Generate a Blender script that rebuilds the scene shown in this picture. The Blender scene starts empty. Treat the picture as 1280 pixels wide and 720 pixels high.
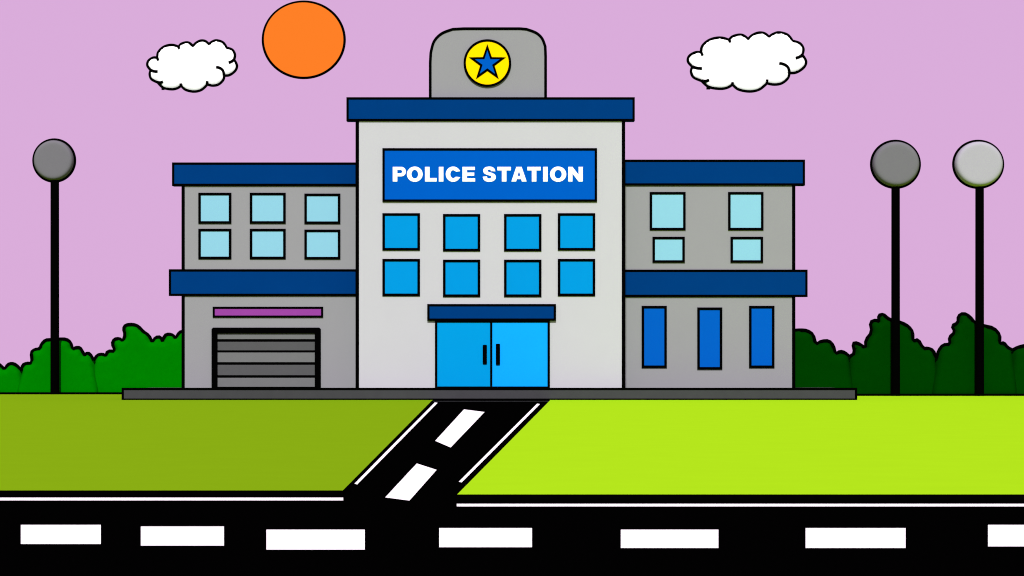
import bpy, bmesh, math, random
from mathutils import Matrix, Vector, noise
from mathutils.geometry import delaunay_2d_cdt

random.seed(7)
scene = bpy.context.scene
col = scene.collection

# ------------------------------------------------------------------ measuring
# The eye stands 1.125 m above the lawn at the origin and looks along +Y.
FOC, CX, HOR, EYE = 3200.0, 640.0, 464.0, 1.125


def X(px, d):
    return (px - CX) * d / FOC


def Z(py, d):
    return EYE - (py - HOR) * d / FOC


def ground(px, py, z=0.0):
    d = (EYE - z) * FOC / (py - HOR)
    return (X(px, d), d)


# ------------------------------------------------------------------ materials
def mat(name, rgb, rough=0.9, spec=0.02, var=0.04, scale=3.0, bump=0.0, bscale=20.0, detail=4.0):
    m = bpy.data.materials.new(name)
    m.use_nodes = True
    nt = m.node_tree
    b = nt.nodes['Principled BSDF']
    b.inputs['Roughness'].default_value = rough
    b.inputs['Specular IOR Level'].default_value = spec
    tc = nt.nodes.new('ShaderNodeTexCoord')
    if var > 0:
        n = nt.nodes.new('ShaderNodeTexNoise')
        n.inputs['Scale'].default_value = scale
        n.inputs['Detail'].default_value = detail
        nt.links.new(tc.outputs['Object'], n.inputs['Vector'])
        r = nt.nodes.new('ShaderNodeValToRGB')
        r.color_ramp.elements[0].position = 0.3
        r.color_ramp.elements[1].position = 0.7
        r.color_ramp.elements[0].color = (*[max(0, c * (1 - var)) for c in rgb], 1)
        r.color_ramp.elements[1].color = (*[min(1, c * (1 + var)) for c in rgb], 1)
        nt.links.new(n.outputs['Fac'], r.inputs['Fac'])
        nt.links.new(r.outputs['Color'], b.inputs['Base Color'])
    else:
        b.inputs['Base Color'].default_value = (*rgb, 1)
    if bump > 0:
        n2 = nt.nodes.new('ShaderNodeTexNoise')
        n2.inputs['Scale'].default_value = bscale
        n2.inputs['Detail'].default_value = 6
        nt.links.new(tc.outputs['Object'], n2.inputs['Vector'])
        bp = nt.nodes.new('ShaderNodeBump')
        bp.inputs['Strength'].default_value = bump
        bp.inputs['Distance'].default_value = 0.02
        nt.links.new(n2.outputs['Fac'], bp.inputs['Height'])
        nt.links.new(bp.outputs['Normal'], b.inputs['Normal'])
    return m


ALB = {
    'wall_light': (0.3887, 0.4082, 0.4280),
    'wall_grey': (0.2170, 0.2270, 0.2380),
    'navy': (0.0002, 0.0296, 0.1397),
    'sign_blue': (0.0002, 0.0743, 0.3871),
    'pane_sky': (0.0002, 0.2140, 0.5113),
    'pane_pale': (0.1829, 0.4220, 0.5281),
    'pane_deep': (0.0002, 0.0775, 0.3856),
    'door_blue': (0.0002, 0.2325, 0.5237),
    'door_bright': (0.0035, 0.2892, 0.8000),
    'purple': (0.2131, 0.0403, 0.2459),
    'slat_light': (0.1253, 0.1355, 0.1348),
    'slat_dark': (0.0700, 0.0750, 0.0765),
    'slab': (0.0402, 0.0426, 0.0460),
    'yellow': (0.8000, 0.5350, 0.0002),
    'lawn_olive': (0.1506, 0.3055, 0.0043),
    'lawn_lime': (0.2766, 0.5758, 0.0076),
    'leaf_mid': (0.0002, 0.1361, 0.0002),
    'leaf_dark': (0.0002, 0.0281, 0.0002),
    'globe_grey': (0.1240, 0.1287, 0.1376),
    'globe_pale': (0.3018, 0.3095, 0.3407),
}
M = {}
M['wall_light'] = mat('light_render', ALB['wall_light'], var=0.008, scale=0.9, bump=0.05, bscale=60)
M['wall_grey'] = mat('grey_render', ALB['wall_grey'], var=0.01, scale=0.9, bump=0.05, bscale=60)
M['navy'] = mat('navy_paint', ALB['navy'], rough=0.9, spec=0.005, var=0.02, scale=1.5)
M['sign_blue'] = mat('sign_blue_enamel', ALB['sign_blue'], rough=0.9, spec=0.005, var=0.015, scale=1.2)
M['pane_sky'] = mat('sky_blue_glass', ALB['pane_sky'], rough=0.25, spec=0.03, var=0.015, scale=0.8)
M['pane_pale'] = mat('pale_blue_glass', ALB['pane_pale'], rough=0.25, spec=0.03, var=0.015, scale=0.8)
M['pane_deep'] = mat('deep_blue_glass', ALB['pane_deep'], rough=0.25, spec=0.03, var=0.015, scale=0.8)
M['door_blue'] = mat('door_blue_glass', ALB['door_blue'], rough=0.25, spec=0.03, var=0.015, scale=0.8)
M['door_bright'] = mat('door_bright_glass', ALB['door_bright'], rough=0.25, spec=0.03, var=0.015, scale=0.8)
M['purple'] = mat('purple_paint', ALB['purple'], rough=0.9, spec=0.005, var=0.02)
M['slat_light'] = mat('grey_shutter_steel', ALB['slat_light'], rough=0.9, spec=0.005, var=0.02)
M['slat_dark'] = mat('dark_shutter_steel', ALB['slat_dark'], rough=0.9, spec=0.005, var=0.02)
M['slab'] = mat('dark_concrete', ALB['slab'], var=0.04, scale=2.0, spec=0.02)
M['yellow'] = mat('yellow_enamel', ALB['yellow'], rough=0.9, spec=0.005, var=0.01)
M['lawn_olive'] = mat('olive_turf', ALB['lawn_olive'], spec=0.0, var=0.014, scale=1.2, detail=9)
M['lawn_lime'] = mat('lime_turf', ALB['lawn_lime'], spec=0.0, var=0.014, scale=1.2, detail=9)
M['leaf_mid'] = mat('green_foliage', ALB['leaf_mid'], spec=0.0, var=0.035, scale=6, detail=6)
M['leaf_dark'] = mat('dark_green_foliage', ALB['leaf_dark'], spec=0.0, var=0.035, scale=6, detail=6)
M['globe_grey'] = mat('smoked_globe', ALB['globe_grey'], rough=0.8, spec=0.02, var=0.01)
M['globe_pale'] = mat('pale_globe', ALB['globe_pale'], rough=0.8, spec=0.02, var=0.01)
M['black'] = mat('black_trim', (0.0006, 0.0006, 0.0006), rough=1.0, spec=0.0, var=0.0)
M['asphalt'] = mat('black_asphalt', (0.0004, 0.0004, 0.0004), rough=1.0, spec=0.0, var=0.4, scale=40)
M['soil'] = mat('dark_soil', (0.0006, 0.0006, 0.0005), rough=1.0, spec=0.0, var=0.3, scale=10)
M['far_ground'] = mat('far_grass', (0.01, 0.12, 0.004), spec=0.0, var=0.1, scale=0.2)
M['white'] = mat('white_paint', (0.86, 0.90, 0.86), rough=0.9, spec=0.0, var=0.01)
M['cloud'] = mat('cloud_white', (0.93, 0.96, 0.93), rough=1.0, spec=0.0, var=0.005, scale=0.1)
ms = bpy.data.materials.new('glowing_orange')
ms.use_nodes = True
pb = ms.node_tree.nodes['Principled BSDF']
pb.inputs['Base Color'].default_value = (0, 0, 0, 1)
pb.inputs['Specular IOR Level'].default_value = 0
pb.inputs['Emission Color'].default_value = (1.0, 0.216, 0.020, 1)
pb.inputs['Emission Strength'].default_value = 1.0
M['sun'] = ms


# ------------------------------------------------------------------ object helpers
def tag(o, label=None, cat=None, group=None, kind=None):
    if label:
        o['label'] = label
    if cat:
        o['category'] = cat
    if group:
        o['group'] = group
    if kind:
        o['kind'] = kind
    return o


def empty(name, loc):
    o = bpy.data.objects.new(name, None)
    o.location = loc
    o.empty_display_size = 0.3
    col.objects.link(o)
    return o


def world_origin(o):
    v = Vector((0, 0, 0))
    while o is not None:
        v = v + o.location
        o = o.parent
    return v


def link(name, me, m, parent=None, smooth=False):
    """one mesh object; its vertices are given in world metres"""
    o = bpy.data.objects.new(name, me)
    col.objects.link(o)
    if m is not None and not me.materials:
        me.materials.append(m)
    if smooth:
        for p in me.polygons:
            p.use_smooth = True
    xs = [v.co for v in me.vertices]
    lo = Vector((min(v.x for v in xs), min(v.y for v in xs), min(v.z for v in xs)))
    hi = Vector((max(v.x for v in xs), max(v.y for v in xs), max(v.z for v in xs)))
    c = Vector(((lo.x + hi.x) / 2, (lo.y + hi.y) / 2, lo.z))
    for v in me.vertices:
        v.co -= c
    o.location = c
    if parent is not None:
        o.parent = parent
        o.location = c - world_origin(parent)
    return o


def from_bm(bm, name):
    me = bpy.data.meshes.new(name)
    bmesh.ops.recalc_face_normals(bm, faces=bm.faces)
    bm.to_mesh(me)
    bm.free()
    return me


def bm_box(bm, x0, x1, y0, y1, z0, z1):
    v = [bm.verts.new(p) for p in ((x0, y0, z0), (x1, y0, z0), (x1, y1, z0), (x0, y1, z0),
                                   (x0, y0, z1), (x1, y0, z1), (x1, y1, z1), (x0, y1, z1))]
    for f in ((0, 3, 2, 1), (4, 5, 6, 7), (0, 1, 5, 4), (1, 2, 6, 5), (2, 3, 7, 6), (3, 0, 4, 7)):
        bm.faces.new([v[i] for i in f])


def box(name, x0, x1, y0, y1, z0, z1, m, parent=None, bev=0.0):
    bm = bmesh.new()
    bm_box(bm, min(x0, x1), max(x0, x1), y0, y1, min(z0, z1), max(z0, z1))
    if bev > 0:
        bmesh.ops.bevel(bm, geom=list(bm.edges), offset=bev, segments=2, affect='EDGES', profile=0.5)
    return link(name, from_bm(bm, name), m, parent)


def frame(name, x0, x1, z0, z1, w, y0, y1, m, parent=None):
    """a rectangular frame (one closed ring, mitred corners) seen from the front"""
    z0, z1 = min(z0, z1), max(z0, z1)
    bm = bmesh.new()
    o = [(x0, z0), (x1, z0), (x1, z1), (x0, z1)]
    i = [(x0 + w, z0 + w), (x1 - w, z0 + w), (x1 - w, z1 - w), (x0 + w, z1 - w)]
    of = [bm.verts.new((a, y0, c)) for a, c in o]
    inf = [bm.verts.new((a, y0, c)) for a, c in i]
    ob = [bm.verts.new((a, y1, c)) for a, c in o]
    ib = [bm.verts.new((a, y1, c)) for a, c in i]
    for k in range(4):
        j = (k + 1) % 4
        bm.faces.new((of[k], of[j], inf[j], inf[k]))
        bm.faces.new((ob[j], ob[k], ib[k], ib[j]))
        bm.faces.new((of[j], of[k], ob[k], ob[j]))
        bm.faces.new((inf[k], inf[j], ib[j], ib[k]))
    return link(name, from_bm(bm, name), m, parent)


def prism2d(name, loops, y0, y1, m, parent=None):
    """XZ outlines (the inner ones are holes), extruded along Y from y0 to y1"""
    cu = bpy.data.curves.new(name + '_outline', 'CURVE')
    cu.dimensions = '2D'
    cu.fill_mode = 'BOTH'
    cu.extrude = abs(y1 - y0) / 2
    for lp in loops:
        sp = cu.splines.new('POLY')
        sp.points.add(len(lp) - 1)
        for k, (a, c) in enumerate(lp):
            sp.points[k].co = (a, c, 0, 1)
        sp.use_cyclic_u = True
    tmp = bpy.data.objects.new(name + '_tmp', cu)
    col.objects.link(tmp)
    dg = bpy.context.evaluated_depsgraph_get()
    dg.update()
    me = bpy.data.meshes.new_from_object(tmp.evaluated_get(dg))
    bpy.data.objects.remove(tmp)
    bpy.data.curves.remove(cu)
    me.name = name
    ym = (y0 + y1) / 2
    for v in me.vertices:
        a, c, e = v.co
        v.co = (a, ym + e, c)
    me.materials.clear()
    bm = bmesh.new()
    bm.from_mesh(me)
    bmesh.ops.remove_doubles(bm, verts=bm.verts, dist=1e-5)
    bmesh.ops.recalc_face_normals(bm, faces=bm.faces)
    bm.to_mesh(me)
    bm.free()
    return link(name, me, m, parent)


def bm_tube(bm, pts, y, r, closed=False, seg=8):
    """a round bar swept along an XZ polyline at depth y"""
    n = len(pts)
    rings = []
    for k in range(n):
        a = Vector(pts[(k - 1) % n]) if (closed or k > 0) else Vector(pts[k])
        b = Vector(pts[(k + 1) % n]) if (closed or k < n - 1) else Vector(pts[k])
        t = b - a
        t = t.normalized() if t.length > 1e-9 else Vector((1, 0))
        nn = Vector((-t.y, t.x))
        c = Vector(pts[k])
        rings.append([bm.verts.new((c.x + nn.x * r * math.cos(q), y + r * math.sin(q), c.y + nn.y * r * math.cos(q)))
                      for q in (2 * math.pi * s / seg for s in range(seg))])
    for k in range(n if closed else n - 1):
        A, B = rings[k], rings[(k + 1) % n]
        for s in range(seg):
            bm.faces.new((A[s], A[(s + 1) % seg], B[(s + 1) % seg], B[s]))
    if not closed:
        bm.faces.new(rings[0])
        bm.faces.new(rings[-1])


def tube(name, paths, y, r, m, parent=None, closed=False):
    bm = bmesh.new()
    for p in paths:
        bm_tube(bm, p, y, r, closed)
    return link(name, from_bm(bm, name), m, parent, smooth=True)


def ellipse(cx, cz, rx, rz, n=64, a0=0.0, a1=360.0):
    full = abs(a1 - a0) >= 359.9
    k = n if full else n + 1
    return [(cx + rx * math.cos(math.radians(a0 + (a1 - a0) * i / n)),
             cz + rz * math.sin(math.radians(a0 + (a1 - a0) * i / n))) for i in range(k)]


def catmull(p, sub=6):
    out = []
    for k in range(len(p) - 1):
        p0 = p[k - 1] if k > 0 else p[k]
        p1, p2 = p[k], p[k + 1]
        p3 = p[k + 2] if k + 2 < len(p) else p[k + 1]
        for s in range(sub):
            t = s / sub
            out.append(tuple(0.5 * (2 * b + (c - a) * t + (2 * a - 5 * b + 4 * c - d) * t * t + (3 * b - a - 3 * c + d) * t ** 3)
                             for a, b, c, d in zip(p0, p1, p2, p3)))
    out.append(p[-1])
    return out


def chaikin(p):
    out = [p[0]]
    for a, b in zip(p, p[1:]):
        out.append((a[0] * .75 + b[0] * .25, a[1] * .75 + b[1] * .25))
        out.append((a[0] * .25 + b[0] * .75, a[1] * .25 + b[1] * .75))
    out.append(p[-1])
    return out


def inside(p, poly):
    x, z = p
    c = False
    for (x1, z1), (x2, z2) in zip(poly, poly[1:] + poly[:1]):
        if (z1 > z) != (z2 > z) and x < (x2 - x1) * (z - z1) / (z2 - z1) + x1:
            c = not c
    return c


def seg_dist(p, a, b):
    ax, az = a
    dx, dz = b[0] - ax, b[1] - az
    L = dx * dx + dz * dz
    t = 0 if L == 0 else max(0, min(1, ((p[0] - ax) * dx + (p[1] - az) * dz) / L))
    return math.hypot(p[0] - ax - t * dx, p[1] - az - t * dz)


def puffy(name, poly, y, R, thick, step, m, parent=None, open_below=None, rough=0.0):
    """a rounded body with the given XZ outline: full in the middle, closing towards the rim.
    open_below: the outline's edges lying at that height stay full (they stand on the ground)"""
    segs = [(a, b) for a, b in zip(poly, poly[1:] + poly[:1])
            if open_below is None or not (a[1] <= open_below and b[1] <= open_below)]
    pts = list(poly)
    xs = [p[0] for p in poly]
    zs = [p[1] for p in poly]
    nx = int((max(xs) - min(xs)) / step) + 1
    nz = int((max(zs) - min(zs)) / step) + 1
    for i in range(nx + 1):
        for k in range(nz + 1):
            q = (min(xs) + (i + random.uniform(-.25, .25)) * step, min(zs) + (k + random.uniform(-.25, .25)) * step)
            if inside(q, poly) and min(seg_dist(q, a, b) for a, b in zip(poly, poly[1:] + poly[:1])) > step * 0.4:
                pts.append(q)
    n = len(poly)
    vo, eo, fo = delaunay_2d_cdt([Vector(p) for p in pts], [(i, (i + 1) % n) for i in range(n)], [], 2, 1e-6)[:3]
    bm = bmesh.new()
    fr, bk = [], []
    for v in vo:
        d = min(seg_dist((v.x, v.y), a, b) for a, b in segs)
        u = min(1.0, d / R)
        t = thick * math.sqrt(max(0.0, 1 - (1 - u) ** 2))
        if rough > 0:
            t += rough * u * noise.noise(Vector((v.x * 1.4, y, v.y * 1.4)))
            t += rough * 0.5 * u * noise.noise(Vector((v.x * 3.7, y, v.y * 3.7)))
        fr.append(bm.verts.new((v.x, y - t, v.y)))
        bk.append(bm.verts.new((v.x, y + t, v.y)) if t > 1e-6 else fr[-1])
    for f in fo:
        c = (sum(vo[i].x for i in f) / len(f), sum(vo[i].y for i in f) / len(f))
        if not inside(c, poly):
            continue
        bm.faces.new([fr[i] for i in f])
        if len({bk[i] for i in f} | {fr[i] for i in f}) > len(f):
            try:
                bm.faces.new([bk[i] for i in reversed(f)])
            except ValueError:
                pass
    # close the standing edge
    for i in range(len(bm.verts)):
        pass
    loose = [v for v in bm.verts if not v.link_faces]
    bmesh.ops.delete(bm, geom=loose, context='VERTS')
    return link(name, from_bm(bm, name), m, parent, smooth=True)


# ------------------------------------------------------------------ world and light
w = bpy.data.worlds.new('World')
scene.world = w
w.use_nodes = True
nt = w.node_tree
bg = nt.nodes['Background']
SUN_EL, SUN_AZ = math.radians(38), math.radians(184)   # high behind the viewer, a touch to the left
sky = nt.nodes.new('ShaderNodeTexSky')
sky.sky_type = 'NISHITA'
sky.sun_disc = False
sky.sun_elevation = SUN_EL
sky.sun_rotation = SUN_AZ
mul = nt.nodes.new('ShaderNodeVectorMath')
mul.operation = 'SCALE'
mul.inputs['Scale'].default_value = 0.06
nt.links.new(sky.outputs['Color'], mul.inputs[0])
mix = nt.nodes.new('ShaderNodeMix')
mix.data_type = 'RGBA'
mix.inputs['Factor'].default_value = 0.03
mix.inputs['A'].default_value = (0.716, 0.416, 0.716, 1)     # the pink dusk-like sky
nt.links.new(mul.outputs['Vector'], mix.inputs['B'])
nt.links.new(mix.outputs['Result'], bg.inputs['Color'])
bg.inputs['Strength'].default_value = 1.0

ld = bpy.data.lights.new('daylight', 'SUN')
ld.energy = 5.0
ld.angle = math.radians(4)
ld.color = (1.0, 0.985, 0.95)
lo = bpy.data.objects.new('daylight', ld)
col.objects.link(lo)
az = SUN_AZ
dirv = Vector((math.sin(az) * math.cos(SUN_EL), math.cos(az) * math.cos(SUN_EL), math.sin(SUN_EL)))
lo.rotation_euler = dirv.to_track_quat('Z', 'Y').to_euler()
lo.location = (-10, -40, 60)

cam = bpy.data.cameras.new('camera')
cam.sensor_width = 36
cam.lens = 90
cam.shift_y = (HOR - 360) / 1280
cam.clip_start = 0.1
cam.clip_end = 6000
co = bpy.data.objects.new('camera', cam)
co.location = (0, 0, EYE)
co.rotation_euler = (math.pi / 2, 0, 0)
col.objects.link(co)
scene.camera = co
scene.view_settings.view_transform = 'Standard'
scene.view_settings.look = 'None'
scene.view_settings.exposure = 0
scene.view_settings.gamma = 1
scene.cycles.filter_width = 1.1

# ------------------------------------------------------------------ ground, lawns, road
PAVE = 100.0      # front of the pavement
CEN = 101.0       # front of the tall middle block
WING = 102.0      # front of the wings
EDL, EDR = 124.38, 116.38   # garden edging, left and right
RZ = -0.05       # road surface


def sheet(name, pts, z, m, parent=None):
    bm = bmesh.new()
    vs = [bm.verts.new((x, y, z)) for x, y in pts]
    f = bm.faces.new(vs)
    if f.normal.z < 0:
        f.normal_flip()
    bm.normal_update()
    if bm.faces[:][0].normal.z < 0:
        bmesh.ops.reverse_faces(bm, faces=bm.faces[:])
    me = bpy.data.meshes.new(name)
    bm.to_mesh(me)
    bm.free()
    return link(name, me, m, parent)


def turf(name, pts, m):
    """a lawn 7 cm thick with a bare soil edge"""
    bm = bmesh.new()
    top = [bm.verts.new((x, y, 0.0)) for x, y in pts]
    bot = [bm.verts.new((x, y, -0.07)) for x, y in pts]
    n = len(pts)
    bm.faces.new(top)
    for k in range(n):
        j = (k + 1) % n
        f = bm.faces.new((top[k], top[j], bot[j], bot[k]))
        f.material_index = 1
    me = from_bm(bm, name)
    me.materials.append(m)
    me.materials.append(M['soil'])
    return link(name, me, None)


g = sheet('ground', [(-3000, -3000), (3000, -3000), (3000, 5000), (-3000, 5000)], -0.12, M['far_ground'])
tag(g, 'dark green open ground spreading out to the horizon behind the bushes', 'ground', kind='structure')

r_near = 9.0
road = sheet('road', [(-200, r_near), (200, r_near), (200, 26.5), (-200, 26.5)], RZ, M['asphalt'])
tag(road, 'black asphalt road with white dashes running along the bottom of the picture', 'road', kind='structure')
drive = sheet('driveway', [(-9, 26.5), (6, 26.5), (6, 101), (-9, 101)], RZ - 0.004, M['asphalt'])
tag(drive, 'black slanting driveway between the two lawns up to the blue doors', 'driveway', kind='structure')


def paint(name, corners, parent):
    return sheet(name, [ground(px, py, RZ + 0.004) for px, py in corners], RZ + 0.004, M['white'], parent)


for (x0, y0, x1, y1) in ((26, 656, 126, 680), (176, 658, 280, 682), (333, 662, 456, 687), (549, 660, 665, 684),
                         (776, 662, 898, 685), (1007, 660, 1132, 685), (1235, 656, 1350, 683)):
    paint('lane_dash', [(x0, y1), (x1, y1), (x1, y0), (x0, y0)], road)
paint('edge_line', [(-700, 625.5), (429, 625.5), (429, 622), (-700, 622)], road)
paint('edge_line', [(571, 633), (2000, 633), (2000, 629.7), (571, 629.7)], road)
paint('edge_line', [(443, 604.5), (446.5, 605.5), (547, 503.5), (543.5, 503)], drive)
paint('edge_line', [(573.5, 602), (577, 603), (675, 505), (671.5, 504.5)], drive)
paint('lane_dash', [(544, 551), (563.3, 559.3), (605.7, 515), (580, 511.7)], drive)
paint('lane_dash', [(481.5, 621.7), (511.7, 625.7), (545.8, 587.3), (521, 579.3)], drive)

a0, a1 = ground(540, 500.5), ground(428.5, 613)
lawn = turf('lawn', [(-200, a1[1]), a1, a0, (a0[0], 140), (-200, 140)], M['lawn_olive'])
tag(lawn, 'darker olive green lawn left of the slanting driveway', 'lawn', kind='structure')
b0, b1 = ground(687.5, 500.5), ground(571.5, 618)
lawn = turf('lawn', [b1, (200, b1[1]), (200, 140), (b0[0], 140), b0], M['lawn_lime'])
tag(lawn, 'bright lime green lawn right of the slanting driveway', 'lawn', kind='structure')

px = 0.031  # one drawn line unit, metres at the facade
pave = box('pavement', X(153, PAVE), X(1070.5, PAVE), PAVE, 108.0, -0.08, Z(486, PAVE), M['slab'])
tag(pave, 'long dark grey raised pavement along the foot of the building', 'pavement', kind='structure')
frame('edge_trim', X(152, PAVE), X(1071.5, PAVE), Z(484.7, PAVE), Z(501, PAVE), 2.9 * px, PAVE - 0.012, PAVE + 0.06, M['black'], pave)

# ------------------------------------------------------------------ police station
PS = empty('police_station', (X(613, CEN), CEN, 0))
tag(PS, 'wide grey police station with taller pale middle block and navy roof bands', 'building')
BACK = 110.5

cx0, cx1 = X(446, CEN), X(779.5, CEN)
cw = box('main_wall', cx0, cx1, CEN, BACK, 0.0, Z(150, CEN), M['wall_light'], PS)
tag(cw, 'pale grey wall of the tall middle block')
for a, b in ((444.4, 448.8), (777.2, 781.5)):
    box('corner_trim', X(a, CEN), X(b, CEN), CEN - 0.012, CEN + 0.1, Z(485.5, CEN), Z(151.5, CEN), M['black'], cw)

lw = box('wing_wall', X(229, WING), cx0 + 0.4, WING, BACK - 0.3, 0.0, Z(204.5, WING), M['wall_grey'], PS)
box('corner_trim', X(226.9, WING), X(231.0, WING), WING - 0.012, WING + 0.1, Z(485, WING), Z(205.5, WING), M['black'], lw)
rw = box('wing_wall', cx1 - 0.4, X(992.3, WING), WING, BACK - 0.3, 0.0, Z(201.5, WING), M['wall_grey'], PS)
box('corner_trim', X(990.0, WING), X(994.2, WING), WING - 0.012, WING + 0.1, Z(485, WING), Z(203, WING), M['black'], rw)


def band(name, x0, x1, y0, y1, d, back, tx0=None, tx1=None, label=None):
    """a navy slab round the building with a black line round its front"""
    o = box(name, X(x0, d) + 0.01, X(x1, d) - 0.01, d, back, Z(y1, d) + 0.01, Z(y0, d) - 0.01, M['navy'], PS)
    if label:
        o['label'] = label
    frame('trim', X(x0, d), X(x1, d), Z(y1, d), Z(y0, d), 3.0 * px, d - 0.012, d + 0.05, M['black'], o)
    return o


WF = WING - 0.05
CF = CEN - 0.05
band('roof_slab', 433, 793.5, 121.5, 151.5, CF, CF + 0.5)
band('roof_slab', 215, 447.2, 203, 232.5, WF, WF + 0.5)
band('roof_slab', 778.4, 1006.3, 199.5, 232, WF, WF + 0.5)
band('storey_band', 211, 447.2, 336.5, 370, WF, WF + 0.5)
band('storey_band', 778.4, 1009.5, 337, 371.3, WF, WF + 0.5)

# rounded roof gable
d = CEN + 0.3
gp = [(537.8, 122)]
gp += [(537.8, 78)] + catmull([(538.5, 66), (542.5, 52), (552, 42), (566, 36.5)], 5) + [(580, 35.8), (650, 35.8)]
gp += catmull([(658, 36.5), (670, 41), (677.5, 48), (681.5, 58)], 5) + [(682, 70), (682, 122)]
gx = [(X(a, d), Z(b, d)) for a, b in gp]
gab = prism2d('roof_gable', [gx], d, d + 1.6, M['wall_grey'], PS)
tube('trim', [gx], d, 1.8 * px, M['black'], gab)

# windows: frame round a pane
def window(x0, x1, y0, y1, d, pane, lab=None, name='window', w=3.3):
    y0m, y1m = min(y0, y1), max(y0, y1)
    p = frame(name, X(x0, d), X(x1, d), Z(y1m, d), Z(y0m, d), w * px, d - 0.045, d + 0.02, M['black'], PS)
    if lab:
        p['label'] = lab
    box('pane', X(x0, d) + w * px * .6, X(x1, d) - w * px * .6, d - 0.025, d + 0.01,
        Z(y1m, d) + w * px * .6, Z(y0m, d) - w * px * .6, pane, p)
    return p


for (x0, x1, dy) in ((478, 525, 0), (553.7, 600.3, 1), (630, 676.8, 1), (697.2, 744, 0)):
    window(x0, x1, 266.5 + dy, 313.2 + dy, CEN, M['pane_sky'])
    window(x0, x1, 323.6 + dy, 370.2 + dy, CEN, M['pane_sky'])
for (x0, x1, dy) in ((248, 289.3, 0), (312.3, 357.2, 0), (380.5, 425.5, 1)):
    window(x0, x1, 241 + dy, 279.7 + dy * .3, WING, M['pane_pale'])
    window(x0, x1, 286 + dy, 324 + dy * .3, WING, M['pane_pale'])
for (x0, x1) in ((812, 857), (910, 954.3)):
    window(x0, x1, 240, 288, WING, M['pane_pale'], 'tall pale blue window of the right wing')
for (x0, x1) in ((815.5, 856), (913, 953.8)):
    window(x0, x1, 296, 328.5, WING, M['pane_pale'], 'small pale blue window of the right wing')
for (x0, x1, dy) in ((802, 833.5, 0), (871.5, 902.8, 2), (936.2, 968, 0)):
    window(x0, x1, 382.3 + dy, 460 + dy, WING, M['pane_deep'], 'narrow deep blue window of the right wing')

# entrance
dr = frame('door_frame', X(543.7, CEN), X(687.3, CEN), Z(486, CEN), Z(400, CEN), 3.0 * px, CEN - 0.07, CEN + 0.02, M['black'], PS)
box('mullion', X(612.6, CEN), X(615.4, CEN), CEN - 0.064, CEN + 0.015, Z(485, CEN) + 2.4 * px, Z(400, CEN) - 2.4 * px, M['black'], dr)
for (x0, x1, m, hx0, hx1, hy0, hy1, lab) in ((545.5, 613, M['door_blue'], 603.4, 608.6, 431, 455, 'mid blue left door leaf'),
                                             (615, 685.5, M['door_bright'], 619.8, 625, 429.7, 456, 'brighter blue right door leaf')):
    o = box('door', X(x0, CEN), X(x1, CEN), CEN - 0.035, CEN + 0.01, Z(485, CEN), Z(401.5, CEN), m, PS)
    o['label'] = lab
    box('handle', X(hx0, CEN), X(hx1, CEN), CEN - 0.11, CEN - 0.03, Z(hy1, CEN), Z(hy0, CEN), M['black'], o, bev=0.03)
band('door_canopy', 534, 695, 380, 401, CEN - 0.09, CEN + 0.02)

# garage
gf_d = WING
bm = bmesh.new()
xa, xb = X(264.7, WING), X(401, WING)
W7 = 7.6 * px
zb, zt = Z(486, WING), Z(409.5, WING)
c = 0.06
loop = [(xa, zb), (xa, zt - c), (xa + c, zt), (xb - c, zt), (xb, zt - c), (xb, zb), (xb - W7, zb), (xb - W7, zt - W7), (xa + W7, zt - W7), (xa + W7, zb)]
bm.free()
gfr = prism2d('garage_frame', [loop], WING - 0.09, WING + 0.01, M['black'], PS)
gd = box('garage_door', xa + W7 * .7, xb - W7 * .7, WING - 0.012, WING + 0.01, zb, zt - W7 * .7, M['black'], PS)
gd['label'] = 'shutter of alternating light and dark grey slats'
for (y0, y1, m) in ((416.6, 424.2, 'slat_light'), (427, 438.2, 'slat_dark'), (440.4, 453, 'slat_light'), (455.8, 469.3, 'slat_dark'), (472, 483.8, 'slat_light')):
    box('slat', xa + W7 * .85, xb - W7 * .85, WING - 0.03, WING - 0.005, Z(y1 - .3, WING), Z(y0 + .3, WING), M[m], gd, bev=0.004)
lp = box('lintel_panel', X(267, WING), X(403, WING), WING - 0.03, WING + 0.01, Z(396, WING), Z(384.5, WING), M['purple'], PS)
lp['label'] = 'thin purple strip above the garage shutter'
frame('trim', X(266, WING), X(404, WING), Z(397, WING), Z(383.4, WING), 2.7 * px, WING - 0.045, WING - 0.0, M['black'], lp)

# ------------------------------------------------------------------ sign with lettering
SD = CEN - 0.05
SG = empty('building_sign', (X(612, SD), CEN, Z(252, SD)))
tag(SG, 'blue sign board reading POLICE STATION in white capitals on the pale wall', 'sign')
box('board', X(479, SD), X(745, SD), SD, CEN + 0.005, Z(251, SD), Z(186, SD), M['sign_blue'], SG)
frame('frame', X(478, SD), X(746.3, SD), Z(252.2, SD), Z(185.2, SD), 3.0 * px, SD - 0.02, CEN + 0.003, M['black'], SG)


def stroke(path, hw):
    L, R = [], []
    n = len(path)
    for k in range(n):
        a = Vector(path[max(0, k - 1)])
        b = Vector(path[min(n - 1, k + 1)])
        t = (b - a).normalized()
        nn = Vector((-t.y, t.x))
        hv = hw(k / (n - 1)) if callable(hw) else hw
        p = Vector(path[k])
        L.append(tuple(p + nn * hv))
        R.append(tuple(p - nn * hv))
    return L + R[::-1]


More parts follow.
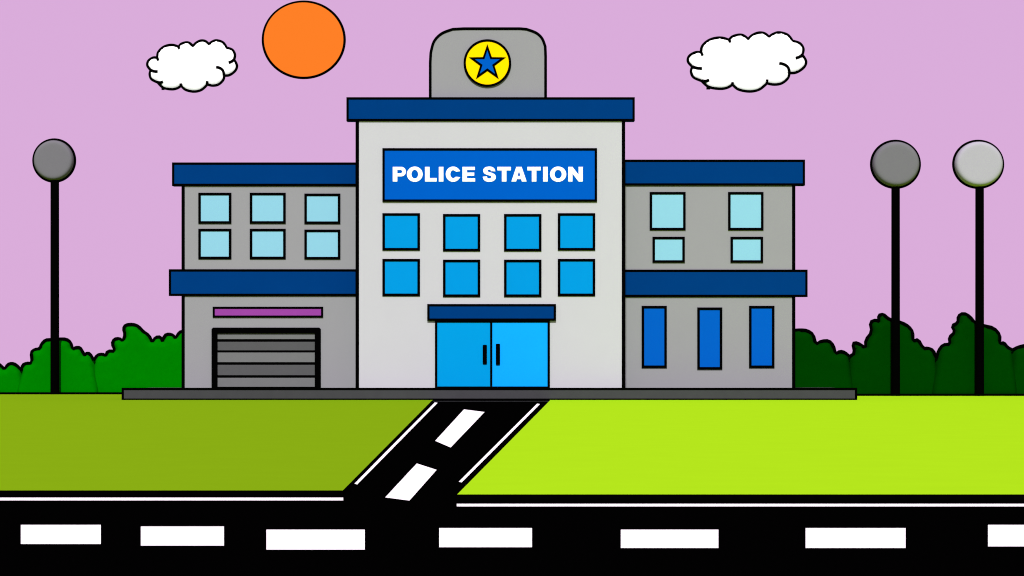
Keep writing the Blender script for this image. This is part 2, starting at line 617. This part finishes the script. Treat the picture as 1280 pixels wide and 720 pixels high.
def glyph(ch, wd):
    """outlines in a box wd wide and 1 high"""
    s, b = 0.31, 0.225
    if ch == 'I':
        return [[(0, 0), (wd, 0), (wd, 1), (0, 1)]]
    if ch == 'L':
        return [[(0, 0), (wd, 0), (wd, .24), (s, .24), (s, 1), (0, 1)]]
    if ch == 'T':
        m = wd / 2
        return [[(m - s / 2, 0), (m + s / 2, 0), (m + s / 2, .755), (wd, .755), (wd, 1), (0, 1), (0, .755), (m - s / 2, .755)]]
    if ch == 'E':
        return [[(0, 0), (wd, 0), (wd, .22), (s, .22), (s, .40), (wd * .93, .40), (wd * .93, .61), (s, .61), (s, .785), (wd * .98, .785), (wd * .98, 1), (0, 1)]]
    if ch == 'N':
        q = 0.285
        return [[(0, 0), (q, 0), (q, .55), (wd - q, 0), (wd, 0), (wd, 1), (wd - q, 1), (wd - q, .46), (q, 1), (0, 1)]]
    if ch == 'A':
        m = wd / 2
        return [[(0, 0), (.32, 0), (.375, .165), (wd - .375, .165), (wd - .32, 0), (wd, 0), (m + .18, 1), (m - .18, 1)],
                [(m - .105, .38), (m + .105, .38), (m, .72)]]
    if ch == 'O':
        return [ellipse(wd / 2, .5, wd / 2, .52, 40), ellipse(wd / 2, .5, wd / 2 - .305, .295, 32)]
    if ch == 'P':
        r = .325
        out = [(0, 0), (s, 0), (s, 1 - 2 * r)] + ellipse(wd - r, 1 - r, r, r, 16, -90, 90) + [(0, 1)]
        inn = [(s, 1 - 2 * r + .21), ] + ellipse(wd - r - .05, 1 - r, .12, .115, 12, -90, 90) + [(s, 1 - .21)]
        return [out, inn]
    if ch == 'C':
        o_ = ellipse(wd / 2, .5, wd / 2 + .01, .52, 36, 36, 324)
        i_ = ellipse(wd / 2, .5, wd / 2 - .30, .27, 28, 48, 312)
        return [o_ + [(wd * .985, .30), (wd * .66, .36)][:1] + [(wd * .70, .33)] + i_[::-1][1:-1] + [(wd * .70, .67), (wd * .985, .70)]]
    if ch == 'S':
        out = catmull([(wd * .96, .69), (wd * .90, .86), (wd * .74, .98), (wd * .50, 1.02), (wd * .22, .975), (wd * .06, .84), (wd * .045, .67), (wd * .17, .52),
                       (wd * .42, .435), (wd * .62, .375), (wd * .66, .29), (wd * .60, .225), (wd * .50, .205), (wd * .40, .22), (wd * .34, .27), (wd * .32, .35)], 4)
        out += catmull([(wd * .0, .33), (wd * .06, .15), (wd * .22, .025), (wd * .50, -.02), (wd * .78, .025), (wd * .95, .15), (wd, .31), (wd * .92, .48),
                        (wd * .72, .58), (wd * .46, .65), (wd * .375, .70), (wd * .37, .755), (wd * .42, .80), (wd * .50, .815), (wd * .58, .795), (wd * .63, .71)], 4)
        return [out]


cap = 87 / 4.741
zx0, zy1 = 480, 180 + 222.5 / 4.741
for ch, u0, u1 in (('P', 52, 130), ('O', 136, 229), ('L', 243, 312), ('I', 325, 352), ('C', 367, 453), ('E', 465, 540),
                   ('S', 585, 663), ('T', 672, 752), ('A', 755, 845), ('T', 850, 929), ('I', 943, 970), ('O', 984, 1080), ('N', 1092, 1178)):
    wd = (u1 - u0) / 87.0
    loops = [[(X(zx0 + u0 / 4.741, SD) + a * cap * SD / FOC, Z(zy1, SD) + q * cap * SD / FOC) for a, q in lp_] for lp_ in glyph(ch, wd)]
    prism2d('letter', loops, SD - 0.014, SD + 0.004, M['white'], SG)

# ------------------------------------------------------------------ star badge on the gable
BD = CEN + 0.3 - 0.06
BG = empty('star_badge', (X(609.2, BD), BD + 0.06, Z(108.5, BD)))
tag(BG, 'round yellow badge with a blue five pointed star on the roof gable', 'badge')
bx, bz = X(609.2, BD), Z(78.8, BD)
s1 = BD / FOC
prism2d('disc', [ellipse(bx, bz, 28.5 * s1, 28.5 * s1, 72)], BD, BD + 0.058, M['yellow'], BG)
tube('rim', [ellipse(bx, bz, 28.3 * s1, 28.3 * s1, 72)], BD, 1.5 * s1, M['black'], BG, closed=True)


def star(R, r):
    return [(bx + (R if k % 2 == 0 else r) * s1 * math.sin(math.pi * k / 5), bz - 0.4 * s1 + (R if k % 2 == 0 else r) * s1 * math.cos(math.pi * k / 5))
            for k in range(10)]


st = prism2d('star', [star(16.2, 6.2)], BD - 0.03, BD + 0.005, M['sign_blue'], BG)
prism2d('outline', [star(24.2, 9.6), star(15.9, 6.1)], BD - 0.024, BD + 0.004, M['black'], st)

# ------------------------------------------------------------------ street lamps
def sphere_mesh(name, c, rx, ry, rz, m, parent):
    bm = bmesh.new()
    bmesh.ops.create_uvsphere(bm, u_segments=64, v_segments=32, radius=1)
    for v in bm.verts:
        v.co = (c[0] + v.co.x * rx, c[1] + v.co.y * ry, c[2] + v.co.z * rz)
    return link(name, from_bm(bm, name), m, parent, smooth=True)


def lamp(cx_, cy_, rx, rz, x0, x1, base, m, label):
    d_ = (EYE) * FOC / (base - HOR)
    k = d_ / FOC
    xc = X((x0 + x1) / 2, d_)
    L = empty('street_lamp', (xc, d_, 0))
    tag(L, label, 'street lamp', 'street lamps in front of the bushes')
    bm = bmesh.new()
    r = (x1 - x0) / 2 * k
    zt = Z(cy_, d_) - (rz - 1.0) * k
    bmesh.ops.create_cone(bm, cap_ends=True, segments=24, radius1=r, radius2=r * 0.97, depth=zt)
    bmesh.ops.translate(bm, verts=bm.verts, vec=(xc, d_, zt / 2))
    link('pole', from_bm(bm, 'pole'), M['black'], L, smooth=False)
    # lamp head: a round lantern with flattened front and back
    gb = bmesh.new()
    bmesh.ops.create_uvsphere(gb, u_segments=64, v_segments=48, radius=1)
    bmesh.ops.rotate(gb, verts=gb.verts, cent=(0, 0, 0), matrix=Matrix.Rotation(math.pi / 2, 3, 'X'))
    for v in gb.verts:
        q = math.hypot(v.co.x, v.co.z)
        t = max(0.0, 1 - q ** 16) ** (1 / 2.5)
        v.co = (X(cx_, d_) + v.co.x * (rx - .5) * k, d_ + math.copysign(t, v.co.y) * 0.42 * rx * k if abs(v.co.y) > 1e-6 else d_,
                Z(cy_, d_) + v.co.z * (rz - .5) * k)
    gl = link('globe', from_bm(gb, 'globe'), m, L, smooth=True)
    tube('rim', [ellipse(X(cx_, d_), Z(cy_, d_), (rx + .5) * k, (rz + .5) * k, 72)], d_, 1.75 * k, M['black'], gl, closed=True)
    return L


lamp(67.8, 200.7, 25.3, 25.6, 63, 74, 493.0, M['globe_grey'], 'black street lamp with grey globe on the left lawn beside lighter bushes')
lamp(1119.3, 205.4, 29.7, 28.6, 1114, 1125, 495.0, M['globe_grey'], 'black street lamp with dark grey globe on the bright lawn near the right wing')
lamp(1222.7, 205.4, 30.4, 28.6, 1219, 1230, 495.0, M['globe_pale'], 'black street lamp with pale grey globe before the dark bushes')

# ------------------------------------------------------------------ bushes and garden edging
e = box('garden_edging', X(-260, EDL), -12.2, EDL, EDL + 0.05, -0.06, 0.105, M['black'])
tag(e, 'low black garden edging in front of the lighter green bushes', 'edging', 'low black edgings at the bushes')
e = box('garden_edging', 11.75, X(1560, EDR), EDR, EDR + 0.05, -0.06, 0.105, M['black'])
tag(e, 'low black garden edging in front of the dark green bushes', 'edging', 'low black edgings at the bushes')


def bush(pts, d_, m, label, spurs=(), left=None, right=None, lo_=8, ro_=8):
    """pts: the scalloped top edge from left to right; the foot spreads a little under the neighbours"""
    B = empty('bush', (X((pts[0][0] + pts[-1][0]) / 2, d_), d_, 0))
    tag(B, label, 'bush', 'bushes along the back of the lawns')
    top = chaikin([(X(a, d_), Z(b, d_)) for a, b in pts])
    k = d_ / FOC
    xl, xr = top[0][0] - lo_ * k, top[-1][0] + ro_ * k
    nb = max(4, int((xr - xl) / 0.25))
    foot = [(xr - (xr - xl) * i / nb, 0.0) for i in range(nb + 1)]
    poly = top + foot
    puffy('foliage', poly, d_, 0.3, 0.55, 0.14, m, B, open_below=0.001, rough=0.02)
    tube('outline', [top] + [[(X(a, d_), Z(b, d_)) for a, b in s] for s in spurs], d_ - 0.3, 2.0 * k, M['black'], B)
    return B


def L6(*p):
    return [(a / 5.333, 390 + b / 5.333) for a, b in p]


def R7(*p):
    return [(980 + a / 4.267, 380 + b / 4.267) for a, b in p]


DL, DR = 125.05, 117.08
bush([(-130, 458), (-122, 446), (-105, 438), (-88, 436), (-72, 444), (-60, 441), (-48, 450), (-38, 448), (-26, 458), (-18, 452), (-8, 450)]
     + L6((0, 345), (40, 382), (58, 350), (85, 341), (115, 350), (150, 388)), DL + .3, M['leaf_mid'],
     'low green bush left of the single lamp at the picture edge')
bush(L6((150, 392), (158, 352), (185, 341), (222, 340), (214, 268), (238, 250), (272, 245), (285, 212), (310, 186), (345, 184), (400, 180), (450, 180),
        (478, 202), (492, 248), (512, 236), (540, 236), (556, 262), (572, 290), (582, 275), (605, 275), (632, 322)), DL, M['leaf_mid'],
     'mid green rounded bush standing directly behind the single lamp')
bush(L6((632, 322), (655, 286), (690, 280), (712, 292), (722, 260), (775, 260), (752, 212), (768, 180), (800, 176), (826, 192), (840, 150), (828, 112), (842, 86),
        (892, 81), (930, 96), (960, 130), (1000, 157), (1022, 204), (1042, 168), (1076, 165), (1090, 200), (1102, 155), (1130, 146), (1160, 155), (1175, 178), (1200, 135), (1225, 128), (1270, 140), (1300, 180), (1340, 260)), DL + .25, M['leaf_mid'],
     'tallest lighter green bush beside the left wing of the building')
bush(R7((25, 150), (45, 141), (85, 138), (120, 141), (152, 162), (166, 215), (196, 197), (236, 195), (260, 222), (270, 265), (296, 251), (320, 258), (344, 280)), DR, M['leaf_dark'],
     'dark green bush nearest the right wing, lower than its neighbour', lo_=0)
bush(R7((344, 280), (372, 262), (361, 208), (386, 206), (430, 234), (430, 192), (464, 150), (453, 96), (488, 84), (502, 98), (498, 60), (525, 54), (548, 76), (570, 86), (625, 100),
        (660, 120), (682, 150), (683, 198), (710, 187), (736, 236), (762, 235), (790, 246), (808, 288)), DR + .25, M['leaf_dark'],
     'tall dark green bush behind the dark grey globe lamp', spurs=[R7((368, 262), (396, 288))])
bush(R7((808, 288), (818, 248), (842, 217), (880, 214), (874, 178), (906, 150), (888, 116), (922, 100), (922, 65), (950, 48), (985, 66), (1014, 104), (1065, 117), (1112, 127),
        (1146, 165), (1144, 210), (1166, 205), (1186, 232), (1212, 245)), DR, M['leaf_dark'],
     'tall dark green bush behind the pale grey globe lamp')
bush(R7((1212, 245), (1240, 230), (1280, 220)) + [(1292, 430), (1300, 422), (1318, 418), (1334, 424), (1346, 420), (1362, 432), (1374, 430), (1384, 446)], DR + .25, M['leaf_dark'],
     'dark green bush at the right picture edge, mostly out of view')

# ------------------------------------------------------------------ sun and clouds
SUD = 1040.0
S = empty('sun', (X(379.7, SUD), SUD, Z(49.8, SUD)))
tag(S, 'orange round sun with a black outline high in the pink sky', 'sun')
k = SUD / FOC
gs = sphere_mesh('disc', (X(379.7, SUD), SUD, Z(49.8, SUD)), 49.6 * k, 49.6 * k, 46.2 * k, M['sun'], S)
tube('outline', [ellipse(X(379.7, SUD), Z(49.8, SUD), 50.9 * k, 47.5 * k, 96)], SUD, 1.75 * k, M['black'], S, closed=True)

LOBES = [[(225, 290), (180, 290), (130, 320), (120, 365), (155, 408)],
         [(155, 408), (145, 450), (165, 495), (230, 525)],
         [(230, 525), (290, 575), (380, 590), (440, 580), (482, 555)],
         [(482, 555), (530, 595), (620, 612), (700, 595), (762, 545)],
         [(762, 545), (820, 555), (880, 545), (930, 505), (945, 460)],
         [(945, 460), (1000, 455), (1060, 415), (1080, 365), (1050, 310)],
         [(1050, 310), (1058, 260), (1030, 215), (970, 195)],
         [(970, 195), (930, 145), (860, 125), (810, 140), (780, 162)],
         [(780, 162), (740, 132), (690, 128), (640, 150), (610, 180)],
         [(610, 180), (570, 150), (530, 145), (480, 160), (455, 187)],
         [(455, 187), (400, 170), (340, 172), (280, 195), (235, 240), (225, 290)]]
SPURS = [[(155, 408), (190, 420), (232, 424)], [(230, 525), (262, 528), (290, 519)], [(762, 545), (762, 515)],
         [(945, 460), (932, 415), (900, 390), (860, 380)], [(1050, 310), (1020, 330), (994, 338)], [(455, 187), (461, 205)],
         [(225, 290), (236, 315)], [(482, 555), (478, 538)], [(270, 584), (300, 584)]]


def cloud(x0, x1, y0, y1, d_, label, wdt):
    def f(p):
        return (X(x0 + (p[0] - 118) / (1082 - 118) * (x1 - x0), d_), Z(y0 + (p[1] - 122) / (614 - 122) * (y1 - y0), d_))
    C = empty('cloud', (X((x0 + x1) / 2, d_), d_, Z(y1, d_)))
    tag(C, label, 'cloud', 'clouds in the pink sky')
    k_ = d_ / FOC
    poly = []
    for lb in LOBES:
        poly += [f(q) for q in catmull(lb, 5)][:-1]
    puffy('body', poly, d_, 3.6 * k_, 3.6 * k_, 3.0 * k_, M['cloud'], C)
    bm = bmesh.new()
    bm_tube(bm, poly, d_ - 1.2 * k_, wdt * k_, closed=True)
    for s in SPURS:
        # creases follow the swelling body
        sp = [f(q) for q in (catmull(s, 4) if len(s) > 2 else s)]
        n0 = len(bm.verts)
        bm_tube(bm, sp, d_, wdt * k_)
        bm.verts.ensure_lookup_table()
        for v in bm.verts[n0:]:
            q = (v.co.x, v.co.z)
            dd = min(seg_dist(q, a, b) for a, b in zip(poly, poly[1:] + poly[:1])) if inside(q, poly) else 0.0
            u = min(1.0, dd / (3.6 * k_))
            v.co.y -= 3.6 * k_ * math.sqrt(max(0.0, 1 - (1 - u) ** 2))
    link('outline', from_bm(bm, 'outline'), M['black'], C, smooth=True)


cloud(184.3, 296.5, 50.3, 114.8, 600.0, 'smaller white puffy cloud left of the orange sun', 1.75)
cloud(859.7, 1007.7, 40.3, 114.7, 600.0, 'larger white puffy cloud above the two right lamps', 1.8)
